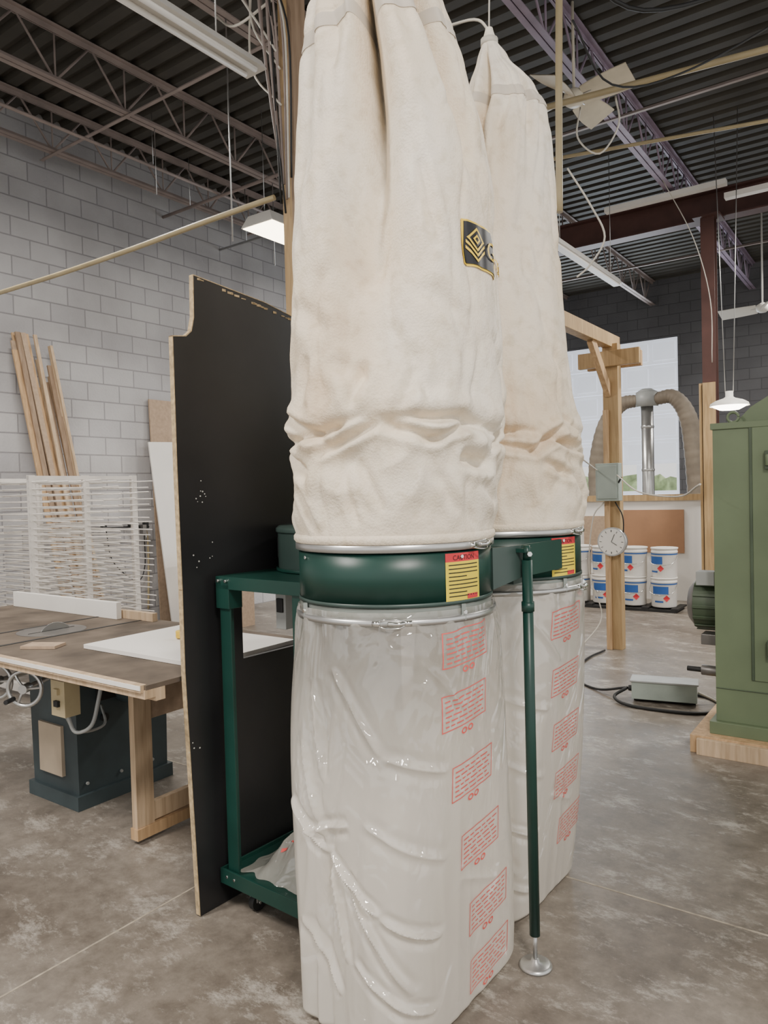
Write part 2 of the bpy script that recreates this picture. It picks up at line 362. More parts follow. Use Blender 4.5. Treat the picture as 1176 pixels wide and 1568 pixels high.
b.box((-1.7,9.68,5.0),(11.2,.20,.018),'girder'); b.box((-1.7,9.68,4.68),(11.2,.20,.018),'girder'); b.box((-1.7,9.68,4.84),(11.2,.012,.32),'girder')
b.obj('steel_girder')
b=MB(); x,y=-1.94,9.5
b.box((x,y-.07,2.33),(.15,.012,4.66),'girder'); b.box((x,y+.07,2.33),(.15,.012,4.66),'girder'); b.box((x,y,2.33),(.01,.14,4.66),'girder')
b.box((x,y,4.65),(.3,.3,.02),'girder'); b.box((x,y,.01),(.3,.3,.02),'girder')
b.box((x,y-.095,1.35),(.14,.03,2.7),'woodpost'); b.box((x-.1,y,1.35),(.03,.16,2.7),'woodpost')
b.obj('steel_column')
# ---------------------------------------------------------------- dust collector
KS=1.135
def KZ(z): return 1.5+(z-1.5)*KS
DC=bpy.data.objects.new('dust_collector',None); SC.collection.objects.link(DC)
DC.location=F(.03,2.27,0); DC.rotation_euler[2]=D(-3)
SP=.650
C1=V(0,0,0); C2=V(0,SP,0)
ER=V(math.cos(D(38.5)),math.sin(D(38.5)),0); EF=V(math.sin(D(38.5)),-math.cos(D(38.5)),0)
def interp(tab,z):
    if z<=tab[0][0]: return tab[0][1:]
    for i in range(len(tab)-1):
        a,b_=tab[i],tab[i+1]
        if z<=b_[0]:
            t=(z-a[0])/(b_[0]-a[0]); t=t*t*(3-2*t)*.5+t*.5
            return tuple(p+(q-p)*t for p,q in zip(a[1:],b_[1:]))
    return tab[-1][1:]
TAB={1:[(1.36,0,.262),(1.392,0,.264),(1.48,0,.272),(1.60,.006,.280),(1.653,.008,.276),(1.69,.011,.284),(1.777,.015,.281),(2.088,.018,.266),(2.29,.022,.260),(2.426,.02,.247),(2.58,.008,.225),(2.68,-.004,.205),(2.76,-.012,.185),(2.86,-.02,.11),(2.95,-.02,.04),(3.0,-.02,.014)],
     2:[(1.36,0,.262),(1.392,0,.266),(1.5,0,.272),(1.62,0,.268),(1.655,0,.258),(1.69,-.004,.262),(1.8,-.014,.246),(2.3,-.002,.213),(2.6,.02,.174),(2.72,.04,.142),(2.79,.035,.112),(2.90,.01,.05),(2.96,0,.022),(3.0,0,.012)]}
VAL={1:[[(1.72,-15,0,24),(1.90,-15,.045,20),(2.12,-14,.10,16),(2.3,-12,.135,12),(2.5,-11,.16,8.5),(2.62,-10,.17,5.5),(2.72,-10,.16,4.5),(2.85,-10,.07,6),(2.95,-10,0,8)],
      [(2.22,52,0,8),(2.34,48,.035,6.5),(2.5,38,.060,6),(2.66,30,.08,5),(2.85,30,.03,8),(2.95,30,0,8)],
      [(1.9,-75,0,12),(2.3,-66,.016,9),(2.66,-60,.03,7),(2.95,-60,0,8)],
      [(1.8,150,0,20),(2.4,150,.06,12),(2.7,150,.08,8),(2.95,150,0,8)],
      [(1.8,-130,0,20),(2.4,-130,.05,12),(2.7,-130,.07,8),(2.95,-130,0,8)]],
     2:[[(1.7,-28,0,16),(2.0,-28,.03,12),(2.4,-30,.06,8),(2.68,-34,.10,6),(2.82,-36,.05,7),(2.95,-36,0,8)],
      [(1.9,20,0,14),(2.4,25,.018,10),(2.7,30,.03,7),(2.95,30,0,8)],
      [(1.8,140,0,20),(2.4,140,.05,12),(2.75,140,.06,8),(2.95,150,0,8)]]}
CR={1:[(-75,1.71,-35,1.62,.022,.012),(-44,1.595,-8,1.665,.027,.011),(-10,1.665,24,1.615,.024,.013),(15,1.62,40,1.66,.020,.010),(33,1.585,60,1.560,.034,.018),(58,1.60,80,1.665,.022,.011),
       (-82,1.63,-50,1.54,.018,.014),(-20,1.58,-5,1.45,.009,.012),(20,1.55,34,1.44,.009,.012),(-60,1.52,-46,1.40,.010,.012),(50,1.53,70,1.46,.014,.014),(-30,1.56,-20,1.42,.008,.01),
       (-55,1.72,-50,1.84,.012,.014),(-24,1.70,-18,1.82,.012,.014),(30,1.70,38,1.86,.009,.016),(2,1.69,8,1.79,.010,.014),(12,2.28,20,2.06,.014,.014),(-70,2.35,-55,2.1,.012,.018),(-60,1.98,-38,1.88,.010,.022),
       (-38,1.82,-14,1.76,.011,.018),(10,1.98,40,1.90,.008,.022),(-35,2.25,-28,2.0,.010,.02),(60,1.9,80,1.8,.009,.02)],
    2:[(10,1.60,42,1.69,.030,.012),(30,1.655,75,1.60,.026,.012),(-20,1.64,18,1.61,.022,.012),(20,1.58,50,1.53,.020,.012),(50,1.55,70,1.45,.014,.012),(45,1.72,70,1.66,.016,.012),(30,1.95,60,1.85,.010,.02),(15,2.2,40,2.05,.008,.02)]}
def fb(which,al,z,off=0.0):
    """filter bag surface; al = degrees around the bag from the aisle side; z = nominal height"""
    c,w=interp(TAB[which],z); C=C1 if which==1 else C2
    r=w; ar=D(al)
    gather=max(0,min(1,(2.95-z)/.3))
    for vt in VAL[which]:
        a0,dp,sg=interp(vt,z)
        da=(al-a0+180)%360-180
        r-=dp*math.exp(-(da/sg)**2)
        r+=dp*.14*(math.exp(-((da-sg*2.2)/(sg*1.2))**2)+math.exp(-((da+sg*2.2)/(sg*1.2))**2))
    cx,cy=math.cos(ar),math.sin(ar); o=which*13.7
    low=max(0,min(1,(z-1.385)/.06))
    up=max(0,min(1,(z-1.72)/.15))
    r+=low*gather*(.016*noise.noise(V(cx*1.6+o,cy*1.6,z*.9))+.010*noise.noise(V(cx*3.4+o,cy*3.4,z*2.4)))
    r+=low*gather*(.005*noise.noise(V(cx*7,cy*7+o,z*6))-.008*max(0,.22-abs(noise.noise(V(cx*3.1+o,cy*3.1,z*3.6+cx))))/.22)
    zf=1.652+.020*math.sin(ar*2+.6+which)+.026*noise.noise(V(cx*2.2,cy*2.2,o))
    q=z-zf; am=max(.25,.65+1.1*noise.noise(V(cx*2.4,cy*2.4,o+4)))
    r-=am*.034*math.exp(-(q/.012)**2)
    r+=am*.016*math.exp(-((q-.038)/.028)**2)+am*.012*math.exp(-((q+.03)/.022)**2)
    wr=noise.noise(V(cx*2.5+o,cy*2.5,z*13)); r+=low*(1-up)*.013*(wr)+ low*(1-up)*.020*(.3-abs(noise.noise(V(cx*3.4,cy*3.4+o,z*8))))
    for (a1,z1,a2,z2,dp,wd) in CR[which]:
        px=(al-a1)*.0048; py=z-z1; vx=(a2-a1)*.0048; vy=z2-z1
        if abs(px)>.5: continue
        t=max(0,min(1,(px*vx+py*vy)/(vx*vx+vy*vy))); dd=math.hypot(px-vx*t,py-vy*t)
        if dd<wd*4:
            fade=1-(abs(t-.5)*2)**4
            r-=dp*fade*math.exp(-(dd/wd)**2); r+=dp*.4*fade*math.exp(-((dd-wd*2)/wd)**2)
    hz=2.665 if which==1 else 2.735
    r-=.004*math.exp(-((z-hz-.022)/.004)**2)+.004*math.exp(-((z-hz+.022)/.004)**2)
    r=(max(.008,r)+off)*KS; c*=KS
    return C+ER*(c+r*math.sin(ar))+EF*(r*math.cos(ar))+V(0,0,KZ(z))
for wh,zt in((1,3.0),(2,3.0)):
    b=MB(); nu,nv=300,330; vs=[];fs=[]
    for j in range(nv+1):
        z=1.365+(zt-1.365)*j/nv
        for i in range(nu): vs.append(fb(wh,-180+360*i/nu,z))
    for j in range(nv):
        for i in range(nu): fs.append((j*nu+i,j*nu+(i+1)%nu,(j+1)*nu+(i+1)%nu,(j+1)*nu+i))
    b.add(vs,fs,'cloth',True)
    hz=2.665 if wh==1 else 2.735
    b.patch(lambda u,v:fb(wh,u,v,.0015),-180,180,hz-.018,hz+.018,300,6,'hem')
    if wh==1:
        p=ER*(-.02*KS)
        b.cyl(p+V(0,0,KZ(2.94)),p+V(0,0,KZ(2.965)),.042,'cordw',n=16)
        b.tube([p+V(0,0,KZ(2.99)),p+V(0,0,3.7),V(0,0,5.0)],.004,'cordw')
        def SG(o_): return lambda x,y:fb(1,36+x*190,2.04+y*.76,o_)
        b.patch(SG(.003),0,.205,0,.145,60,40,'logoy')
        b.patch(SG(.0045),.007,.198,.007,.138,60,40,'logob')
        S3=SG(.0065)
        def dia(cx,cy,r,t,f,mt):
            for k in range(4):
                a0=k*math.pi/2;a1=a0+math.pi/2
                def g(u,v,a0=a0,a1=a1):
                    rr=r-t*v; p0=(math.cos(a0)*rr*1.05,math.sin(a0)*rr); p1=(math.cos(a1)*rr*1.05,math.sin(a1)*rr)
                    return f(cx+p0[0]+(p1[0]-p0[0])*u,cy+p0[1]+(p1[1]-p0[1])*u)
                b.patch(g,0,1,0,1,12,2,mt)
        dia(.054,.088,.038,.009,S3,'logoy'); dia(.054,.088,.016,.0079,S3,'logoy')
        for off in(.0,.018):
            for sg in(-1,1):
                b.patch(lambda u,v:S3(.054+sg*u*.042,.034-off+u*.038+v*.009),0,1,0,1,12,2,'logoy')
        b.text('General',.085,S3,'logoy',x=.108,y=.045)
    else:
        b.cyl(C2+V(0,0,KZ(2.945)),C2+V(0,0,KZ(2.965)),.032,'cordw',n=16)
        z_=KZ(2.995)
        b.tube([C2+V(0,0,z_),C2+V(-.05,-.02,z_+.05),C2+V(-.22,-.05,z_+.07),C2+V(-.5,-.1,z_+.15),C2+V(-.9,-.1,3.7)],.005,'cordw')
        b.tube([C2+V(0,0,z_),C2+V(.0,.02,3.7),C2+V(0,0,5.0)],.003,'cordw')
    b.obj('filter_bag_%d'%wh,DC,recalc=False)
# housing rings
b=MB()
def P(pr): return [(r*KS,KZ(z)) for r,z in pr]
for C in(C1,C2):
    b.lathe(C,P([(.250,1.225),(.258,1.223),(.258,1.352),(.250,1.354),(.245,1.35)]),'green',96)
    b.lathe(C,P([(.2565,1.222),(.2565,1.180),(.250,1.180)]),'collar',96)
    b.lathe(C,P([(.262,1.356),(.266,1.358),(.266,1.374),(.262,1.376)]),'galv',96)
    b.lathe(C,P([(.2655,1.376),(.270,1.382),(.270,1.392),(.2655,1.398)]),'cloth',96)
    b.lathe(C,P([(.2605,1.184),(.268,1.183),(.269,1.190),(.268,1.198),(.2605,1.199)]),'galv',96)
    b.lathe(C,P([(.2585,1.225),(.2605,1.224),(.2605,1.232),(.2585,1.234)]),'greeng',96)
    b.lathe(C,P([(0,1.30),(.25,1.30)]),'green',48)
    def R(al,z,r): return C+ER*(r*KS*math.sin(D(al)))+EF*(r*KS*math.cos(D(al)))+V(0,0,KZ(z))
    for al,z in((52,1.366),(-3 if C is C1 else 60,1.191)):
        b.tube([R(al-7,z+.006,.269),R(al-3,z+.010,.278),R(al+3,z+.010,.278),R(al+7,z+.004,.269)],.0022,'chrome',6)
        b.tube([R(al-7,z-.006,.269),R(al-3,z-.010,.278),R(al+3,z-.010,.278),R(al+7,z-.004,.269)],.0022,'chrome',6)
        b.tube([R(al-2,z,.272),R(al+3,z,.279),R(al+6,z,.272)],.006,'chrome',8)
        for q in(-8,8): 
            b.tube([R(al+q-2,z,.269),R(al+q+2,z,.271)],.008,'chrome',8)
    for al in(-62,38,100):
        b.box(R(al,1.205,.262),(.012,.012,.045),'collar',rz=D(al)); b.cyl(R(al,1.205,.26),R(al,1.205,.270),.006,'chrome',n=8); b.cyl(R(al,1.34,.257),R(al,1.34,.262),.005,'chrome',n=8)
    S=lambda x,y:R(27+x*212,1.243+y,.2590)
    S2=lambda x,y:R(27+x*212,1.243+y,.2598)
    b.patch(S,0,.122,-.012,.085,14,4,'yellow'); b.patch(S,0,.122,.085,.106,14,2,'red')
    b.text('CAUTION',.017,S2,'logob',x=.061,y=.089,align='CENTER')
    for k in range(9):
        ln=.104 if k%4!=3 else .06
        b.patch(S2,.009,.009+ln,.076-k*.0095,.0785-k*.0095,10,1,'logob')
    b.patch(S2,.07,.112,-.008,.004,4,1,'red')
b.bb(-.30,.26,.27,.38,1.20,1.31,'greeng')
LG=V(.310,.267,0)
def plate3(p0,p1,z00,z01,z10,z11,m):
    p0=V(p0[0],p0[1],0);p1=V(p1[0],p1[1],0); d=(p1-p0).normalized(); nn=V(d.y,-d.x,0)*.004; vs=[]
    for s_ in(-1,1):
        vs+=[p0+V(0,0,z00)+nn*s_,p1+V(0,0,z10)+nn*s_,p1+V(0,0,z11)+nn*s_,p0+V(0,0,z01)+nn*s_]
    b.add(vs,[(0,1,2,3),(7,6,5,4),(0,4,5,1),(1,5,6,2),(2,6,7,3),(3,7,4,0)],m)
plate3((.262,.135),(.286,.27),1.200,1.325,1.225,1.325,'greeng')
plate3((.286,.27),(.286,.56),1.225,1.325,1.225,1.325,'green')
b.beam((.286,.267,1.31),(.315,.267,1.31),.05,.012,'green')
b.obj('ring_housing',DC)
# leg
b=MB()
b.cyl(LG+V(0,0,.10),LG+V(0,0,1.28),.0165,'green',n=20)
b.cyl(LG+V(0,0,1.12),LG+V(0,0,1.15),.020,'green',n=20)
b.cyl(LG+V(.0,0,1.28),LG+V(.0,0,1.325),.013,'green',.010,n=16)
b.cyl(LG+V(.012,-.012,1.30),LG+V(.022,-.022,1.30),.008,'chrome',n=6)
b.cyl(LG+V(0,0,.02),LG+V(0,0,.11),.007,'galv',n=12); b.cyl(LG+V(0,0,.10),LG+V(0,0,.115),.015,'galv',n=6)
b.lathe(LG,[(0,.026),(.012,.026),(.014,.018),(.044,.012),(.052,.006),(.052,0),(0,0)],'galv',28)
b.obj('support_leg',DC)
# collection bags
def lerp(a,b_,t): return a+(b_-a)*t
ZT=1.176
PCR=[(232,.62,262,.50,.018,.006),(262,.50,300,.38,.022,.006),(300,.38,332,.30,.015,.006),(262,.50,276,.22,.018,.007),(246,.80,262,.50,.014,.007),
     (276,.45,318,.18,.018,.006),(240,.30,268,.12,.015,.007),(290,.62,335,.50,.007,.007),(270,1.02,300,.80,.012,.007),(300,.80,335,.74,.009,.007),
     (255,.98,262,.70,.015,.006),(320,1.05,345,.90,.008,.007),(345,.42,20,.34,.004,.008),(282,.24,330,.10,.013,.006),(248,.55,280,.60,.013,.006)]
def cb(which,ph,z,off=0.0):
    v=(ZT-z)/(ZT-.01); v=max(0,min(1,v)); e=v**1.1
    R0=.297
    if which==1:
        cs=lerp(0,-.010,e); hs=lerp(R0,.325,e); ct=lerp(0,.040,e); ht=lerp(R0,.205,e)
    else:
        cs=SP+lerp(0,.0,e); hs=lerp(R0,.285,e); ct=lerp(0,-.055,e); ht=lerp(R0,.225,e)
    a=D(ph); ca,sa=math.cos(a),math.sin(a); o=which*7.3
    p=lerp(2,5.5,min(1,v*1.1)); rr=1/((abs(ca)**p+abs(sa)**p)**(1/p))
    x=ht*ca*rr; y=hs*sa*rr
    nr=V(ca/ht,sa/hs,0).normalized()
    amp=min(1,v/.10); ap=min(1,max(0,(v-.12)/.25))
    side=.35+.65*(.5-.5*ca)
    n1=noise.noise(V(ca*1.5+o,sa*1.5,z*1.5)); n2=abs(noise.noise(V(ca*1.8+o,sa*1.8+z*.5,z*1.2+ca)))
    n3=abs(noise.noise(V(ca*4+o,sa*4,z*1.6+sa*2)))
    d=amp*(.016*n1*side+.004)-ap*side*(.022*n2+.010*n3)+ap*side*.006
    d+=.0065*math.cos(a*17+o+3*noise.noise(V(ca*1.5,sa*1.5,3)))*math.exp(-((v-.05)/.05)**2)
    for (a1,z1,a2,z2,dp,wd) in PCR:
        if a2<a1: a2+=360
        pp=ph if ph>=180 or a1<180 else ph+360
        px=(pp-a1)*.0052; py=z-z1; vx=(a2-a1)*.0052; vy=z2-z1
        if abs(px)>.5: continue
        t=max(0,min(1,(px*vx+py*vy)/(vx*vx+vy*vy))); dd=math.hypot(px-vx*t,py-vy*t)
        if dd<wd*6:
            fade=1-(abs(t-.5)*2)**6; d+=dp*fade*math.exp(-dd/wd)-dp*.5*fade*math.exp(-((dd-wd*3)/(wd*2))**2)
    for (pa,wd,dp) in((262,3.2,.012),(244,4,.010),(305,4,.005)):
        da=((ph-pa-14*math.sin(z*3+pa)+180)%360-180)/wd; d+=ap*dp*(math.exp(-da*da)-.6*math.exp(-((da-2.2)**2)))
    if v>.985:
        k=(v-.985)/.015; sc=1-.04*k*k; x*=sc; y*=sc
    return V(ct+x,cs+y,z)+nr*(d+off)
def lab(b,wh,ph,zc,w,h):
    def S(x,y):
        return cb(wh,(ph+math.degrees(x/.30))%360,zc+y+x*.10,.003)
    t=.0028
    b.patch(S,-w/2,w/2,h/2-t,h/2,16,1,'redp'); b.patch(S,-w/2,w/2,-h/2,-h/2+t,16,1,'redp')
    b.patch(S,-w/2,-w/2+t,-h/2,h/2,1,10,'redp'); b.patch(S,w/2-t,w/2,-h/2,h/2,1,10,'redp')
    rnd=random.Random(int(zc*100))
    for k in range(6):
        y=h/2-.016-k*(h-.018)/6; x=-w/2+.012
        while x<w/2-.02:
            l=rnd.uniform(.012,.035); l=min(l,w/2-.012-x); b.patch(S,x,x+l,y-.0036,y,3,1,'redp'); x+=l+.006
    for dx in(-.012,.016):
        for k in range(8):
            a0=k*math.pi/4;a1=a0+math.pi/4
            b.patch(lambda u,v:S(dx+math.cos(a0+(a1-a0)*u)*(.012-.005*v),-h/2-.016+math.sin(a0+(a1-a0)*u)*(.009-.004*v)),0,1,0,1,2,1,'redp')
for wh in(1,2):
    b=MB(); nu,nv=360,300; vs=[];fs=[]
    for j in range(nv+1):
        z=ZT+(.012-ZT)*j/nv
        for i in range(nu): vs.append(cb(wh,360*i/nu,z))
    for j in range(nv):
        for i in range(nu): fs.append((j*nu+i,(j+1)*nu+i,(j+1)*nu+(i+1)%nu,j*nu+(i+1)%nu))
    fs.append(list(reversed(range(nv*nu,nv*nu+nu))))
    b.add(vs,fs,'plastic%d'%wh,True)
    if wh==1: L=[(-11,1.075),(-12,.905),(-5,.705),(3,.50),(12,.285),(14,.11)]
    else: L=[(-9,1.04),(-6,.837),(0,.637),(8,.45),(20,.26)]
    for ph,zc in L: lab(b,wh,ph,zc,.185,.098)
    b.obj('collection_bag_%d'%wh,DC,recalc=False)
# stand frame (local coordinates)
b=MB()
t0,t1,s0,s1=-.735,-.31,-.085,.70
b.bb(t0,t1,s0,s1,1.185,1.215,'green')
b.bb(t0-.01,t1,s0-.012,s0,1.17,1.215,'green'); b.bb(t0-.012,t0,s0,s1,1.17,1.215,'green')
for (x,y,sx,sy) in((t0,s0,1,1),(t0,s1,1,-1),(t1,s0,-1,1),(t1,s1,-1,-1)):
    b.box((x+sx*.028,y,.66),(.056,.006,1.06),'green'); b.box((x,y+sy*.028,.66),(.006,.056,1.06),'green')
b.bb(t0-.01,t0+.06,s0-.012,s0+.05,1.10,1.185,'green')
b.bb(t0-.02,t1,s0-.015,s1+.02,.125,.135,'green')
b.bb(t0-.02,t1,s0-.02,s0-.012,.095,.150,'green'); b.bb(t0-.025,t0-.018,s0-.02,s1+.02,.095,.150,'green'); b.bb(t0-.02,t1,s1+.012,s1+.02,.095,.150,'green')
for x,y in((t0,s0-.01),(t0+.04,s0-.01)):
    for z in(1.20,.125): b.cyl((x+.01,y,z),(x+.01,y-.012,z),.006,'chrome',n=6)
for x,y in((t0+.09,s0+.05),(t0+.09,s1-.04),(t1-.04,s0+.05),(t1-.04,s1-.04)):
    b.box((x,y,.092),(.05,.05,.006),'galv'); b.box((x-.018,y,.065),(.003,.035,.055),'galv'); b.box((x+.018,y,.065),(.003,.035,.055),'galv')
    b.cyl((x-.012,y,.032),(x+.012,y,.032),.031,'black',n=24); b.cyl((x-.02,y,.032),(x+.02,y,.032),.006,'chrome',n=8)
b.obj('stand_frame',DC,bevel=.001)
# blower + motor
b=MB(); mc=V(-.505,.325,0)
b.lathe(mc,[(0,1.216),(.245,1.216),(.245,1.36),(.252,1.362),(.252,1.376),(.24,1.386),(0,1.386)],'greeng',56)
b.lathe(mc,[(.248,1.217),(.254,1.217),(.254,1.229),(.248,1.229)],'green',56)
for k in range(3): b.box(mc+V(-.20,-.145+k*.02,1.30),(.004,.01,.08),'black')
b.lathe(mc,[(0,.86),(.085,.86),(.095,.88),(.095,1.14),(.08,1.17),(.08,1.186)],'saw',32)
for k in range(20):
    a=k*2*math.pi/20; b.box(mc+V(.098*math.cos(a),.098*math.sin(a),1.01),(.012,.004,.24),'saw',rz=a)
b.box((-.53,.06,1.10),(.05,.09,.15),'grey'); b.box((-.53,.013,1.11),(.03,.01,.05),'black'); b.cyl((-.56,.06,1.10),(-.575,.06,1.10),.012,'red',n=12)
b.box((-.53,.06,1.18),(.02,.02,.02),'grey')
b.obj('blower_motor',DC,bevel=.002)
# slumped spare bag on the stand base
b=MB(); nu,nv=80,80
def slump(u,v):
    x=-.70+.38*u; y=-.06+.60*v
    h=.30*math.sin(min(1,u*1.15)*math.pi/2)**1.2*math.sin(math.pi*min(1,v*.75+.12))
    e=min(1,min(u,1-u,v,1-v)*7)
    h=h*e+e*(.035*noise.noise(V(u*4,v*4,1))-.05*abs(noise.noise(V(u*3+2,v*5,2)))-.02*abs(noise.noise(V(u*9,v*7,2))))
    return V(x+.02*noise.noise(V(u*3,v*9,7)),y+.02*noise.noise(V(u*9,v*3,9)),.142+max(0,h))
b.patch(slump,0,1,0,1,nu,nv,'plastic3')
for k in range(9): b.patch(lambda u,v:slump(.35+.07*(k%3)+u*.06,.12+.035*k+v*.012)+V(0,0,.003),0,1,0,1,3,1,'redp')
b.obj('spare_plastic_bag',DC,recalc=False)
# ---------------------------------------------------------------- black panel (with notch and motor cut-out)
b=MB()
s_=lambda a,c_,t:V(-.955+t,.03+a,c_)
def strip(pts,m='blackb'): b.prism(pts,s_,m,.019)
ho=(.235,.60,.885,1.175)
strip([(-.0,.003),(1.22,.003),(1.22,ho[2]),(-.03,ho[2])])
strip([(-.03,ho[2]),(ho[0],ho[2]),(ho[0],ho[3]),(-.03,ho[3])])
strip([(ho[1],ho[2]),(1.22,ho[2]),(1.22,ho[3]),(ho[1],ho[3])])
strip([(-.03,ho[3]),(1.22,ho[3]),(1.22,2.20),(.62,2.21),(.40,2.255),(.06,2.29),(.057,2.14),(.045,2.09),(.02,2.068),(-.035,2.06),(-.035,1.6)])
def edge(p,q,mt='chip'):
    b.prism([(p[0],p[1]),(q[0],q[1]),(q[0]-.003*(q[1]!=p[1]),q[1]+.003*(q[0]!=p[0])),(p[0]-.003*(q[1]!=p[1]),p[1]+.003*(q[0]!=p[0]))],lambda a,c_,t:V(-.956+t,.03+a,c_),mt,.021)
ep=[(-.0,.003),(-.03,ho[2]),(-.03,ho[3]),(-.035,1.6),(-.035,2.06),(.02,2.068),(.045,2.09),(.057,2.14),(.06,2.29),(.40,2.255),(.62,2.21)]
for i in range(len(ep)-1): edge(ep[i],ep[i+1])
rn=random.Random(3)
for (cy,cz,n_) in((.06,1.50,9),(.04,1.29,3),(.10,1.29,3),(.0,.62,4)):
    for k in range(n_):
        y_=cy+rn.gauss(0,.012); z_=cz+rn.gauss(0,.018); r_=rn.uniform(.0015,.0032)
        b.cyl(s_(y_,z_,.018),s_(y_,z_,.0198),r_,'speck',n=6)
for k in range(26):
    y_=rn.uniform(.07,.6); b.box(s_(y_,2.29-.09*(y_-.06)/.6*1.0-.006,.0195),(.002,rn.uniform(.01,.03),rn.uniform(.003,.009)),'chip')
b.obj('black_melamine_panel',None,loc=F(.02,2.0,0),rz=D(-3))
# ---------------------------------------------------------------- table saw
b=MB()
b.box((-3.49,2.27,.035),(.44,.56,.07),'saw'); b.box((-3.49,2.27,.36),(.40,.52,.60),'saw',top=(1.03,1.03)); b.box((-3.49,2.27,.735),(.44,.56,.15),'saw')
b.box((-3.49,1.985,.72),(.34,.02,.10),'black')
b.box((-3.50,2.0,.27),(.20,.02,.25),'tan')
b.box((-3.27,2.22,.60),(.02,.22,.18),'black'); b.cyl((-3.28,2.15,.42),(-3.262,2.15,.42),.02,'black')
for k in range(3): b.cyl((-3.285,2.05+k*.19,.12),(-3.275,2.05+k*.19,.12),.008,'grey',n=6)
b.bb(-3.95,-2.98,1.62,2.42,.81,.845,'iron')
b.bb(-4.55,-2.13,1.56,2.46,.845,.862,'laminate'); b.bb(-4.55,-2.13,1.555,1.60,.815,.846,'woodl'); b.bb(-4.55,-2.14,1.545,1.57,.838,.864,'woodl')
b.bb(-4.55,-2.14,1.542,1.546,.846,.862,'white')
b.bb(-2.96,-2.13,1.60,1.64,.80,.845,'woodl')
b.bb(-4.55,-2.13,2.42,2.455,.80,.845,'woodl')
b.bb(-4.5,-3.45,2.36,2.39,.862,.95,'white'); b.bb(-4.5,-3.2,2.40,2.43,.862,.905,'woodl')
b.cyl((-3.46,2.0,.8622),(-3.46,2.0,.8635),.16,'iron',n=40); b.box((-3.46,2.0,.864),(.006,.24,.002),'black')
b.cyl((-3.463,2.02,.80),(-3.459,2.02,.80),.10,'galv',n=48)
for x in(-3.62,-3.30): b.box((x,2.0,.863),(.02,.8,.002),'black')
def wheel(c,ax,r):
    c=Vector(c); ax=Vector(ax).normalized(); u=ax.orthogonal().normalized(); w=ax.cross(u)
    pts=[c+(u*math.cos(t)+w*math.sin(t))*r for t in [2*math.pi*i/28 for i in range(29)]]
    b.tube(pts,.009,'galv',8,smoothpath=False)
    b.cyl(c-ax*.03,c+ax*.02,.02,'galv',n=14)
    for k in range(3):
        t=k*2.094+.4; b.tube([c,c+(u*math.cos(t)+w*math.sin(t))*r*.5+ax*.006,c+(u*math.cos(t)+w*math.sin(t))*r],.006,'galv',6)
    b.cyl(c+u*r*.9,c+u*r*.9+ax*.06,.010,'black',n=12)
wheel((-3.10,1.66,.70),(.6,-1,0),.075); b.cyl((-3.10,1.66,.70),(-3.3,2.1,.72),.012,'galv')
wheel((-3.34,1.66,.70),(.5,-1,0),.075); b.cyl((-3.34,1.66,.70),(-3.42,2.1,.72),.012,'galv')
b.box((-2.89,1.72,.68),(.10,.07,.15),'beigebox'); b.box((-2.89,1.68,.71),(.03,.015,.025),'beigebox'); b.box((-2.89,1.68,.66),(.03,.015,.025),'black')
b.box((-2.89,1.74,.79),(.04,.04,.08),'iron')
b.tube([(-2.88,1.72,.60),(-2.86,1.74,.53),(-2.79,1.77,.56),(-2.78,1.8,.66),(-2.80,1.85,.80)],.008,'grey')
b.tube([(-2.90,1.72,.60),(-2.94,1.8,.50),(-3.05,2.0,.46),(-3.22,2.1,.5)],.006,'grey')
b.cyl((-3.28,2.3,.56),(-3.05,2.3,.56),.10,'saw',n=28); b.cyl((-3.05,2.3,.56),(-3.0,2.3,.56),.10,'saw',.07,n=28)
for y in(1.98,2.40): b.box((-2.75,y,.42),(.035,.09,.76),'woodl')
b.box((-2.75,2.19,.12),(.03,.50,.08),'woodl'); b.box((-2.75,2.19,.045),(.05,.52,.05),'wood'); b.box((-2.75,2.19,.66),(.02,.50,.26),'ply')
b.box((-2.45,2.40,.42),(.6,.02,.5),'ply'); b.box((-2.2,1.98,.42),(.09,.035,.76),'woodl')
b.obj('table_saw',bevel=.003)
b=MB(); b.box((-2.53,2.08,.872),(.75,.52,.018),'white'); b.obj('white_panel_sheet',bevel=.001)
b=MB(); 
for k in range(14): b.cyl((-2.62,2.12,.886+k*.002),(-2.62,2.12,.889+k*.002),.03-.0008*(k%3),'logoy',n=20)
b.cyl((-2.62,2.12,.882),(-2.62,2.12,.918),.012,'black',n=16); b.obj('tape_roll')
b=MB(); b.box((-3.1,1.75,.869),(.16,.09,.012),'ply',rz=.5); b.obj('wood_offcut')
# ---------------------------------------------------------------- drying rack
b=MB(); cx,cy=-5.75,3.45
for dx in(-.35,.35):
    for dy in(-.45,.0,.45): b.box((cx+dx,cy+dy,.85),(.035,.05,1.70),'rack')
b.box((cx,cy-.45,.06),(.7,.05,.06),'rack');b.box((cx,cy+.45,.06),(.7,.05,.06),'rack')
for dx in(-.35,.35): b.box((cx+dx,cy,1.68),(.03,.95,.03),'rack')
for k in range(30):
    z=.20+k*.05; rn=random.Random(k)
    for dy in(-.45,-.3,-.15,0,.15,.3,.45): b.cyl((cx-.42,cy+dy,z),(cx+.58+rn.uniform(-.03,.03),cy+dy,z+rn.uniform(-.01,.01)),.005,'rack',n=5)
    b.box((cx+.36,cy,z),(.012,.95,.014),'rack'); b.box((cx-.36,cy,z),(.012,.95,.014),'rack')
b.obj('drying_rack')
b=MB(); rn=random.Random(5)
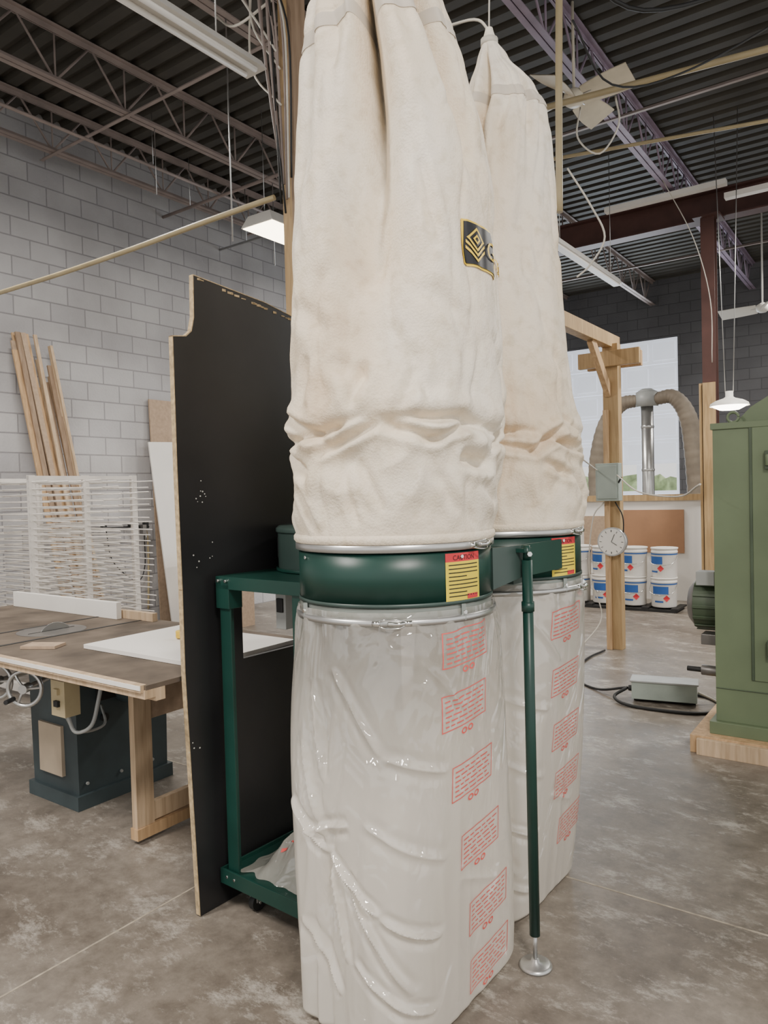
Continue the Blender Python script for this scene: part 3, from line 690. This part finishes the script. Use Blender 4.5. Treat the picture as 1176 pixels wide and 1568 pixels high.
for k in range(20):
    y0=4.12+.022*k+rn.uniform(-.02,.02); y1=3.90+.024*k+rn.uniform(-.03,.03); h=rn.uniform(2.5,3.15) if k not in(2,3,6,7,5,9) else 3.2
    f=h/3.2; b.beam((-6.72-.03*(k%3),y0,.02),(-7.27-.03*(k%3),y0+(y1-y0)*f,h),.02,rn.uniform(.025,.06),rn.choice(['woodd','ply','woodl','woodd','wood']))
b.obj('timber_strips')
b=MB(); b.beam((-7.00,6.17,.01),(-7.24,6.10,2.18),.018,1.3,'white'); b.obj('leaning_white_panel')
b=MB(); b.beam((-7.28,6.20,.01),(-7.37,6.20,2.68),.018,1.25,'ply'); b.obj('leaning_particle_board')
b=MB()
b.beam((-6.70,5.62,0.02),(-6.78,5.62,.85),.02,.3,'woodl'); b.beam((-6.5,5.5,.02),(-6.66,5.6,.6),.05,.05,'wood'); b.box((-6.45,5.9,.25),(.42,.4,.5),'ply'); b.obj('plywood_offcuts')
b=MB()
b.cyl((-7.28,4.75,1.19),(-7.28,5.45,1.17),.012,'black',n=10)
for y in(4.85,5.2,5.4): b.cyl((-7.4,y,1.18),(-7.28,y,1.18),.012,'black',n=8); b.box((-7.27,y,1.19),(.05,.05,.07),'black')
b.box((-7.25,5.35,1.14),(.06,.05,.12),'iron'); b.cyl((-7.2,5.35,1.10),(-7.2,5.35,1.0),.01,'iron')
b.tube([(-7.3,5.42,1.16),(-7.32,5.46,1.0),(-7.34,5.47,.6),(-7.34,5.45,.2)],.012,'beigebox')
b.tube([(-7.3,4.9,1.16),(-7.34,5.0,.8),(-7.34,5.3,.55),(-7.34,5.42,.7),(-7.3,5.4,1.1)],.006,'black')
b.obj('wall_pipe_clamp')
# ---------------------------------------------------------------- left post, conduits, fixtures
b=MB(); b.box((-2.90,3.25,2.75),(.08,.10,5.5),'woodpost'); b.box((-2.845,3.25,4.2),(.03,.12,2.6),'woodd')
b.obj('timber_post')
b=MB(); b.tube([(-7.4,2.9,3.33),(-6.2,2.92,3.12),(-5.2,2.95,3.09),(-4.2,3.0,3.11),(-3.4,3.05,3.15),(-2.95,3.14,3.20)],.017,'pipey'); b.obj('sagging_conduit')
b=MB(); b.box((-3.02,1.85,3.93),(.16,2.5,.06),'purlin',top=(.5,1)); b.cyl((-3.06,.65,3.89),(-3.06,3.05,3.89),.016,'white',n=10); b.cyl((-2.98,.65,3.89),(-2.98,3.05,3.89),.016,'white',n=10)
for y in(1.0,2.8): b.cyl((-3.02,y,3.96),(-3.02,y,5.5),.004,'galv',n=6)
b.obj('fluorescent_fixture')
b=MB()
rn=random.Random(11)
for k in range(9):
    x0=-2.86+rn.uniform(-.05,.06); 
    b.tube([(x0,3.16,5.4-rn.random()*.3),(x0-.10*rn.random()-.05,3.14,4.5+.2*rn.random()),(x0-.10*rn.random(),3.14,4.05),(x0-.03,3.16,3.5-.4*rn.random())],rn.choice([.006,.009]),rn.choice(['black','cordw','black','joist']))
b.tube([(-2.9,3.14,4.0),(-3.3,3.15,4.6),(-3.5,3.1,4.9),(-3.3,3.0,5.0)],.007,'cordw')
b.tube([(-2.88,3.14,3.9),(-3.15,3.2,4.3),(-3.1,3.2,4.7),(-2.9,3.16,4.9)],.006,'cordw')
b.tube([(-2.88,3.14,3.7),(-3.2,3.25,4.05),(-3.25,3.3,4.5),(-3.0,3.16,5.0)],.006,'cordw')
b.tube([(-2.92,3.14,4.3),(-3.5,3.4,4.5),(-4.1,3.8,5.0)],.008,'cordw')
b.obj('cable_bundle')
b=MB(); c=F(-1.02,8,4.30)
b.box(c+V(0,0,.06),(.45,.75,.12),'purlin',top=(.7,.9)); b.box(c,(.42,.72,.012),'tube')
for dy in(-.25,.25): b.cyl(c+V(0,dy,.1),V(c.x,c.y+dy,5.5),.004,'galv',n=6)
b.obj('high_bay_light')
b=MB()
b.cyl((-4.1,3.9,5.03),(-4.1,3.9,3.4),.006,'galv',n=6); b.cyl((-5.85,4.6,5.03),(-5.85,4.6,4.4),.004,'galv',n=6)
b.cyl((-4.1,5.2,5.03),(-4.1,5.2,3.9),.005,'galv',n=6); b.cyl((-5.85,6.2,5.03),(-5.85,6.2,4.1),.005,'galv',n=6)
b.obj('hanging_chain')
b=MB()
b.cyl((-7.4,5.9,4.92),(-4.6,5.9,4.92),.018,'joist'); b.cyl((-7.4,6.8,4.75),(-4.6,6.8,4.75),.014,'galv')
b.cyl((-6.4,.5,4.95),(-6.4,9.3,4.95),.016,'joist')
for x,y in((-6.4,2),(-6.4,5),(-6.4,8)): b.cyl((x,y,4.95),(x,y,5.5),.004,'galv',n=6)
for x in(-6.9,-4.8): 
    b.cyl((x,5.9,4.92),(x,5.9,5.5),.004,'galv',n=6); b.cyl((x,6.8,4.75),(x,6.8,5.5),.004,'galv',n=6)
b.obj('overhead_conduit')
# ---------------------------------------------------------------- right side overhead
b=MB(); b.tube([(-1.50,3.83,5.5),(-1.50,3.83,4.4),(-1.52,3.84,3.6),(-1.53,3.84,2.98)],.020,'pipey'); b.obj('hanging_conduit')
b=MB(); b.cyl((-2.4,5.0,4.2),(1.5,5.6,4.22),.022,'pipey'); b.obj('overhead_pipe')
b=MB(); b.cyl((-2.4,5.8,4.18),(1.5,6.9,4.20),.014,'pipey'); b.obj('overhead_pipe')
def fan(name,c,r,rot,rod,nb=3,m='whitep',hw=.05,pitch=.05):
    b=MB(); c=Vector(c)
    b.cyl(c+V(0,0,.05),V(c.x,c.y,rod),.012,m,n=10)
    b.lathe(c,[(0,-.07),(.05,-.065),(.08,-.04),(.09,0),(.08,.04),(.03,.07),(0,.07)],m,28)
    for k in range(nb):
        a=rot+k*2*math.pi/nb; u=V(math.cos(a),math.sin(a),0); w=V(-math.sin(a),math.cos(a),0)
        def g(s,t): return c+u*(.08+s*(r-.08))+w*(t*(hw+.05*math.sin(min(1,s*1.3)*math.pi/2)))+V(0,0,pitch*t-.01)
        b.patch(g,0,1,-1,1,10,4,m); b.patch(lambda s,t:g(s,t)+V(0,0,.006),0,1,-1,1,10,4,m)
        b.beam(c+u*.05,c+u*.16,.03,.012,'galv')
    b.obj(name)
fan('ceiling_fan',F(1.66,6.2,4.72),.50,D(-8),5.5,4,'fanw',.06,-.045)
fan('ceiling_fan',(-1.75,12.1,4.05),.6,.9,5.5)
b=MB(); b.box((-2.95,8.2,4.03),(.12,2.1,.07),'purlin',top=(.5,1)); b.box((-2.95,8.2,3.985),(.08,2.05,.02),'white')
for y in(7.4,9.0): b.cyl((-2.95,y,4.06),(-2.95,y,5.5),.004,'galv',n=6)
b.obj('fluorescent_fixture')
b=MB(); b.box((-2.4,9.3,4.95),(1.4,.10,.06),'white'); b.cyl((-2.4,9.3,4.97),(-2.4,9.3,5.5),.004,'galv',n=6); b.obj('fluorescent_fixture')
b=MB(); b.box((-.9,9.2,4.75),(1.6,.10,.06),'white'); b.cyl((-.9,9.2,4.77),(-.9,9.2,5.5),.004,'galv',n=6); b.obj('fluorescent_fixture')
b=MB(); c=V(-1.60,8.75,2.34)
b.lathe(c,[(.20,0),(.19,.03),(.14,.06),(.06,.085),(.04,.10),(.04,.16),(0,.16)],'whitep',32); b.lathe(c,[(0,-.05),(.10,-.04),(.16,-.01),(.185,.01)],'lampw',28)
for dx in(-.04,.04): b.cyl(c+V(dx,0,.15),V(c.x+dx*3,c.y,5.5),.005,'galv',n=6)
b.obj('pendant_lamp')
b=MB()
b.tube([(-1.9,5.2,4.2),(-1.85,5.0,3.9),(-1.7,5.0,3.75),(-1.6,5.1,3.95),(-1.65,5.2,4.2)],.006,'cordw')
b.tube([(-1.48,3.84,3.2),(-1.38,3.9,3.0),(-1.34,4.0,2.85),(-1.42,4.0,2.72),(-1.48,3.95,2.65)],.005,'cordw')
b.tube([(-1.46,3.9,4.3),(-1.2,4.3,4.15),(-.6,4.8,4.35),(.2,5.2,4.5)],.012,'black')
b.tube([(-1.46,3.9,4.0),(-1.35,4.2,3.75),(-1.0,4.6,3.9),(-.3,5.0,4.3)],.006,'black')
b.obj('hanging_cables')
b=MB()
b.tube([(-2.3,8.9,5.0),(-2.0,9.0,4.3),(-1.85,9.1,3.6),(-1.86,9.2,2.9)],.005,'cordw')
b.obj('hanging_cord')
# ---------------------------------------------------------------- timber post with switch box and clock
b=MB(); px,py=-2.23,6.78
b.box((px,py,1.40),(.14,.10,2.80),'woodpost'); b.box((px-.04,py-.065,1.1),(.05,.03,2.2),'wood')
b.box((px,py-.08,2.66),(.56,.05,.14),'woodpost'); b.box((px,py+.08,2.66),(.50,.05,.14),'wood')
b.box((px-.02,5.7,2.83),(.09,2.5,.12),'woodpost'); b.beam((px-.02,6.3,2.78),(px-.02,6.75,2.35),.05,.09,'wood')
b.obj('timber_post',bevel=.003)
b=MB()
b.box((px,py-.135,1.54),(.21,.10,.34),'greyg'); b.box((px,py-.19,1.54),(.18,.012,.30),'greyg'); b.cyl((px+.09,py-.165,1.52),(px+.14,py-.215,1.58),.008,'black')
b.obj('switch_box',bevel=.004)
b=MB()
f=lambda p:V(px+.02+p[0],py-.14-p[2],1.0+p[1])
b.cyl(f((0,0,-.05)),f((0,0,.01)),.13,'galv',n=40); b.cyl(f((0,0,.01)),f((0,0,.014)),.118,'white',n=40)
for k in range(12):
    a=k*math.pi/6; u=V(math.sin(a),math.cos(a),0); b.beam(f((u.x*.09,u.y*.09,.016)),f((u.x*.108,u.y*.108,.016)),.006,.003,'logob')
b.beam(f((0,0,.018)),f((.05,-.03,.018)),.006,.003,'logob'); b.beam(f((0,0,.018)),f((.03,.07,.018)),.004,.003,'logob')
b.obj('wall_clock')
b=MB()
b.tube([(px-.05,py-.12,1.36),(px-.15,py-.15,1.2),(px-.2,py-.12,.7),(px-.1,py-.1,.3),(px-.25,py-.3,.02)],.006,'cordw')
b.tube([(-.95,4.35,1.5),(-1.3,5.3,1.42),(-1.8,6.1,1.45),(px+.1,py-.21,1.60)],.006,'cordw')
b.tube([(px-.08,py-.21,1.65),(-2.05,5.5,1.72),(-1.85,4.6,1.8)],.006,'cordw')
b.tube([(px+.05,py-.12,1.36),(px+.12,py-.12,1.2),(px+.1,py-.12,.9)],.006,'black')
b.obj('power_cord')
# ---------------------------------------------------------------- far dust collector pipes
b=MB(); c=V(-3.0,10.6,0)
b.cyl(c+V(0,0,0),c+V(0,0,2.65),.085,'galv',n=28)
for z in(.9,1.7,2.3): b.lathe(c,[(.086,z),(.092,z+.01),(.092,z+.03),(.086,z+.04)],'galv',28)
b.cyl(c+V(0,0,2.6),c+V(0,0,2.80),.15,'grey',n=28); b.cyl(c+V(0,0,2.80),c+V(0,0,2.85),.15,'grey',.07,n=28)
b.tube([c+V(.12,0,2.70),c+V(.36,0,2.70),c+V(.54,0,2.42),c+V(.62,0,1.9),c+V(.66,0,1.3),c+V(.66,0,.8)],lambda t:.085+.05*min(1,t*1.5)+.004*math.sin(t*160),'hose',20,sub=16)
b.tube([c+V(-.12,0,2.70),c+V(-.36,0,2.66),c+V(-.58,0,2.40),c+V(-.70,0,1.9),c+V(-.72,0,1.3),c+V(-.72,0,.8)],lambda t:.085+.05*min(1,t*1.5)+.004*math.sin(t*160),'hose',20,sub=16)
b.box(c+V(0,0,.04),(1.9,.6,.08),'hose'); b.cyl(c+V(.66,0,.08),c+V(.66,0,.85),.2,'grey'); b.cyl(c+V(-.72,0,.08),c+V(-.72,0,.85),.2,'grey')
b.obj('ducted_extractor')
b=MB(); Y=9.98
b.bb(-4.6,-1.85,Y-.05,Y+.05,1.30,1.38,'woodpost')
b.bb(-4.6,-1.85,Y,Y+.02,.0,1.30,'white'); 
for x in(-4.5,-3.1,-2.4): b.bb(x-.02,x+.02,Y+.02,Y+.06,0,1.3,'wood')
b.bb(-3.15,-2.38,Y-.03,Y-.002,.62,1.18,'brownp'); b.bb(-3.7,-3.2,Y-.03,Y-.002,.5,1.1,'ply')
b.obj('low_partition')
b=MB(); b.bb(-3.68,-2.25,8.95,9.38,0,.03,'black')
for k in range(5): b.bb(-3.66+k*.34,-3.58+k*.34,8.95,9.38,.03,.05,'black')
b.obj('plastic_pallet')
def pail(x,y,z,col,rot):
    b=MB(); c=V(0,0,0)
    b.lathe(c,[(0,.0),(.138,.0),(.143,.01),(.146,.29),(.151,.295),(.151,.31),(.146,.312),(.148,.335),(.156,.337),(.156,.352),(.14,.354),(.13,.345),(0,.345)],'white',36)
    a0=-math.pi/2-.9+rot
    b.lathe(c,[(.1485,.16),(.1495,.25)],col,18,a0,a0+1.3)
    b.lathe(c,[(.1485,.06),(.149,.08)],'blue',18,a0+.2,a0+.9)
    b.lathe(c,[(.149,.27),(.1505,.285)],'blue',36)
    am=-math.pi/2+.25+rot
    def g(u,v): 
        t=am+u/.149; return V(.1505*math.cos(t),.1505*math.sin(t),.11+v)
    b.add([g(-.04,0),g(0,-.04),g(.04,0),g(0,.04)],[(0,1,2,3)],'red')
    b.tube([V(.152,0,.27),V(.13,-.12,.18),V(0,-.17,.15),V(-.13,-.12,.18),V(-.152,0,.27)],.003,'chrome',6)
    b.obj('paint_pail',loc=(x,y,z))
for x,y,c in((-2.78,9.15,('blue','blue')),(-2.42,9.13,('blue','blue')),(-3.16,9.18,('blue','blue')),(-3.50,9.2,('red','blue'))):
    pail(x,y,.05,c[0],.2); pail(x+.01,y,.405,c[1],-.3)
# ---------------------------------------------------------------- green machine cabinet
b=MB()
b.bb(-1.02,.9,4.33,5.2,0,.10,'wood'); b.bb(-.98,.9,4.30,4.34,.0,.09,'woodl')
b.bb(-.93,.85,4.40,5.15,.10,.17,'olive'); b.bb(-.90,.82,4.43,5.12,.17,1.82,'olive')
b.bb(-.70,.82,4.421,4.431,.42,1.80,'olive'); b.bb(-.90,.82,4.424,4.431,.355,.36,'olived')
b.bb(-.715,-.70,4.42,4.432,.42,1.80,'olived'); b.bb(-.91,.83,4.42,5.13,1.80,1.835,'olive')
b.prism([(-.80,1.835),(.5,1.835),(.5,2.25),(-.25,2.25),(-.62,1.98),(-.72,1.92)],lambda a,c_,t:V(a,4.52+t,c_),'olive',.5)
for z in(1.62,.60): b.box((-.62,4.405,z),(.03,.03,.10),'olived'); b.cyl((-.62,4.39,z-.03),(-.62,4.39,z+.03),.012,'olive')
t=[V(-.80+.028*math.cos(a),4.47,1.865+.028*math.sin(a)) for a in [2*math.pi*i/16 for i in range(17)]]; b.tube(t,.008,'olive',smoothpath=False)
b.cyl((-.90,4.75,.78),(-1.06,4.75,.78),.15,'olived',n=32); b.cyl((-1.06,4.75,.78),(-1.10,4.75,.78),.15,'iron',.10,n=32)
for k in range(14):
    a=k*2*math.pi/14; b.box(V(-.98,4.75+.155*math.cos(a),.78+.155*math.sin(a)),(.16,.008,.02),'olived',R=Matrix.Rotation(a,3,'X'))
b.box((-.98,4.62,.95),(.10,.1,.08),'grey'); b.box((-.95,4.6,.60),(.10,.12,.06),'iron'); b.cyl((-1.0,4.55,.42),(-.9,4.55,.42),.03,'iron'); b.cyl((-1.08,4.55,.42),(-1.0,4.55,.42),.015,'black')
b.obj('green_machine_cabinet',bevel=.004)
b=MB(); R=Matrix.Rotation(D(12),3,'Z')
b.box((-1.40,5.25,.085),(.42,.16,.12),'greyg',R); b.box((-1.40,5.25,.149),(.44,.18,.012),'grey',R); b.box((-1.40,5.25,.0125),(.40,.05,.025),'black',R)
b.cyl((-1.63,5.2,.08),(-1.60,5.2,.08),.02,'black')
b.obj('junction_box',bevel=.003)
b=MB()
b.tube([(-1.64,5.2,.08),(-1.9,5.3,.012),(-2.2,5.6,.012),(-2.3,6.2,.012),(-2.28,6.6,.012)],.009,'black')
b.tube([(-1.64,5.2,.08),(-1.7,5.1,.03),(-1.55,5.0,.012),(-1.2,5.02,.012),(-1.05,5.15,.012),(-1.1,5.4,.012),(-1.3,5.5,.012),(-1.7,5.45,.012)],.011,'black')
b.tube([(-1.19,5.3,.08),(-1.08,5.35,.02),(-1.03,5.2,.012)],.008,'cordw')
b.obj('floor_cable')
# ---------------------------------------------------------------- lights
def area(name,loc,sx,sy,e,col=(1,.95,.88),rot=(0,0,0)):
    l=bpy.data.lights.new(name,'AREA'); l.shape='RECTANGLE'; l.size=sx; l.size_y=sy; l.energy=e; l.color=col
    o=bpy.data.objects.new(name,l); o.location=loc; o.rotation_euler=rot; SC.collection.objects.link(o)
area('added_key_light_1',(1.6,-.6,4.6),.5,1.2,320,(1,.94,.87))  # unseen key lamp added behind the camera to light the bags
area('added_key_light_2',(-3.2,-1.2,4.6),.5,1.2,260,(1,.94,.87))  # second added key lamp, out of view at left, for side shading
area('shop_light_3',(-5.0,3.0,4.6),.3,1.2,110)
area('shop_light_4',(-5.0,8.5,4.6),.3,1.2,150)
area('shop_light_5',(-.2,7.5,4.6),.3,1.2,220)
area('shop_light_6',(-1.0,12.5,4.6),.3,1.2,90)
area('bay_daylight',(-5.2,14.8,2.6),3,3.6,280,(.80,.90,1),(D(-90),0,0))
w=bpy.data.worlds.new('world'); SC.world=w; w.use_nodes=True
nt=w.node_tree; bg=nt.nodes['Background']; bg.inputs['Color'].default_value=(1,.985,.96,1); bg.inputs['Strength'].default_value=1.25
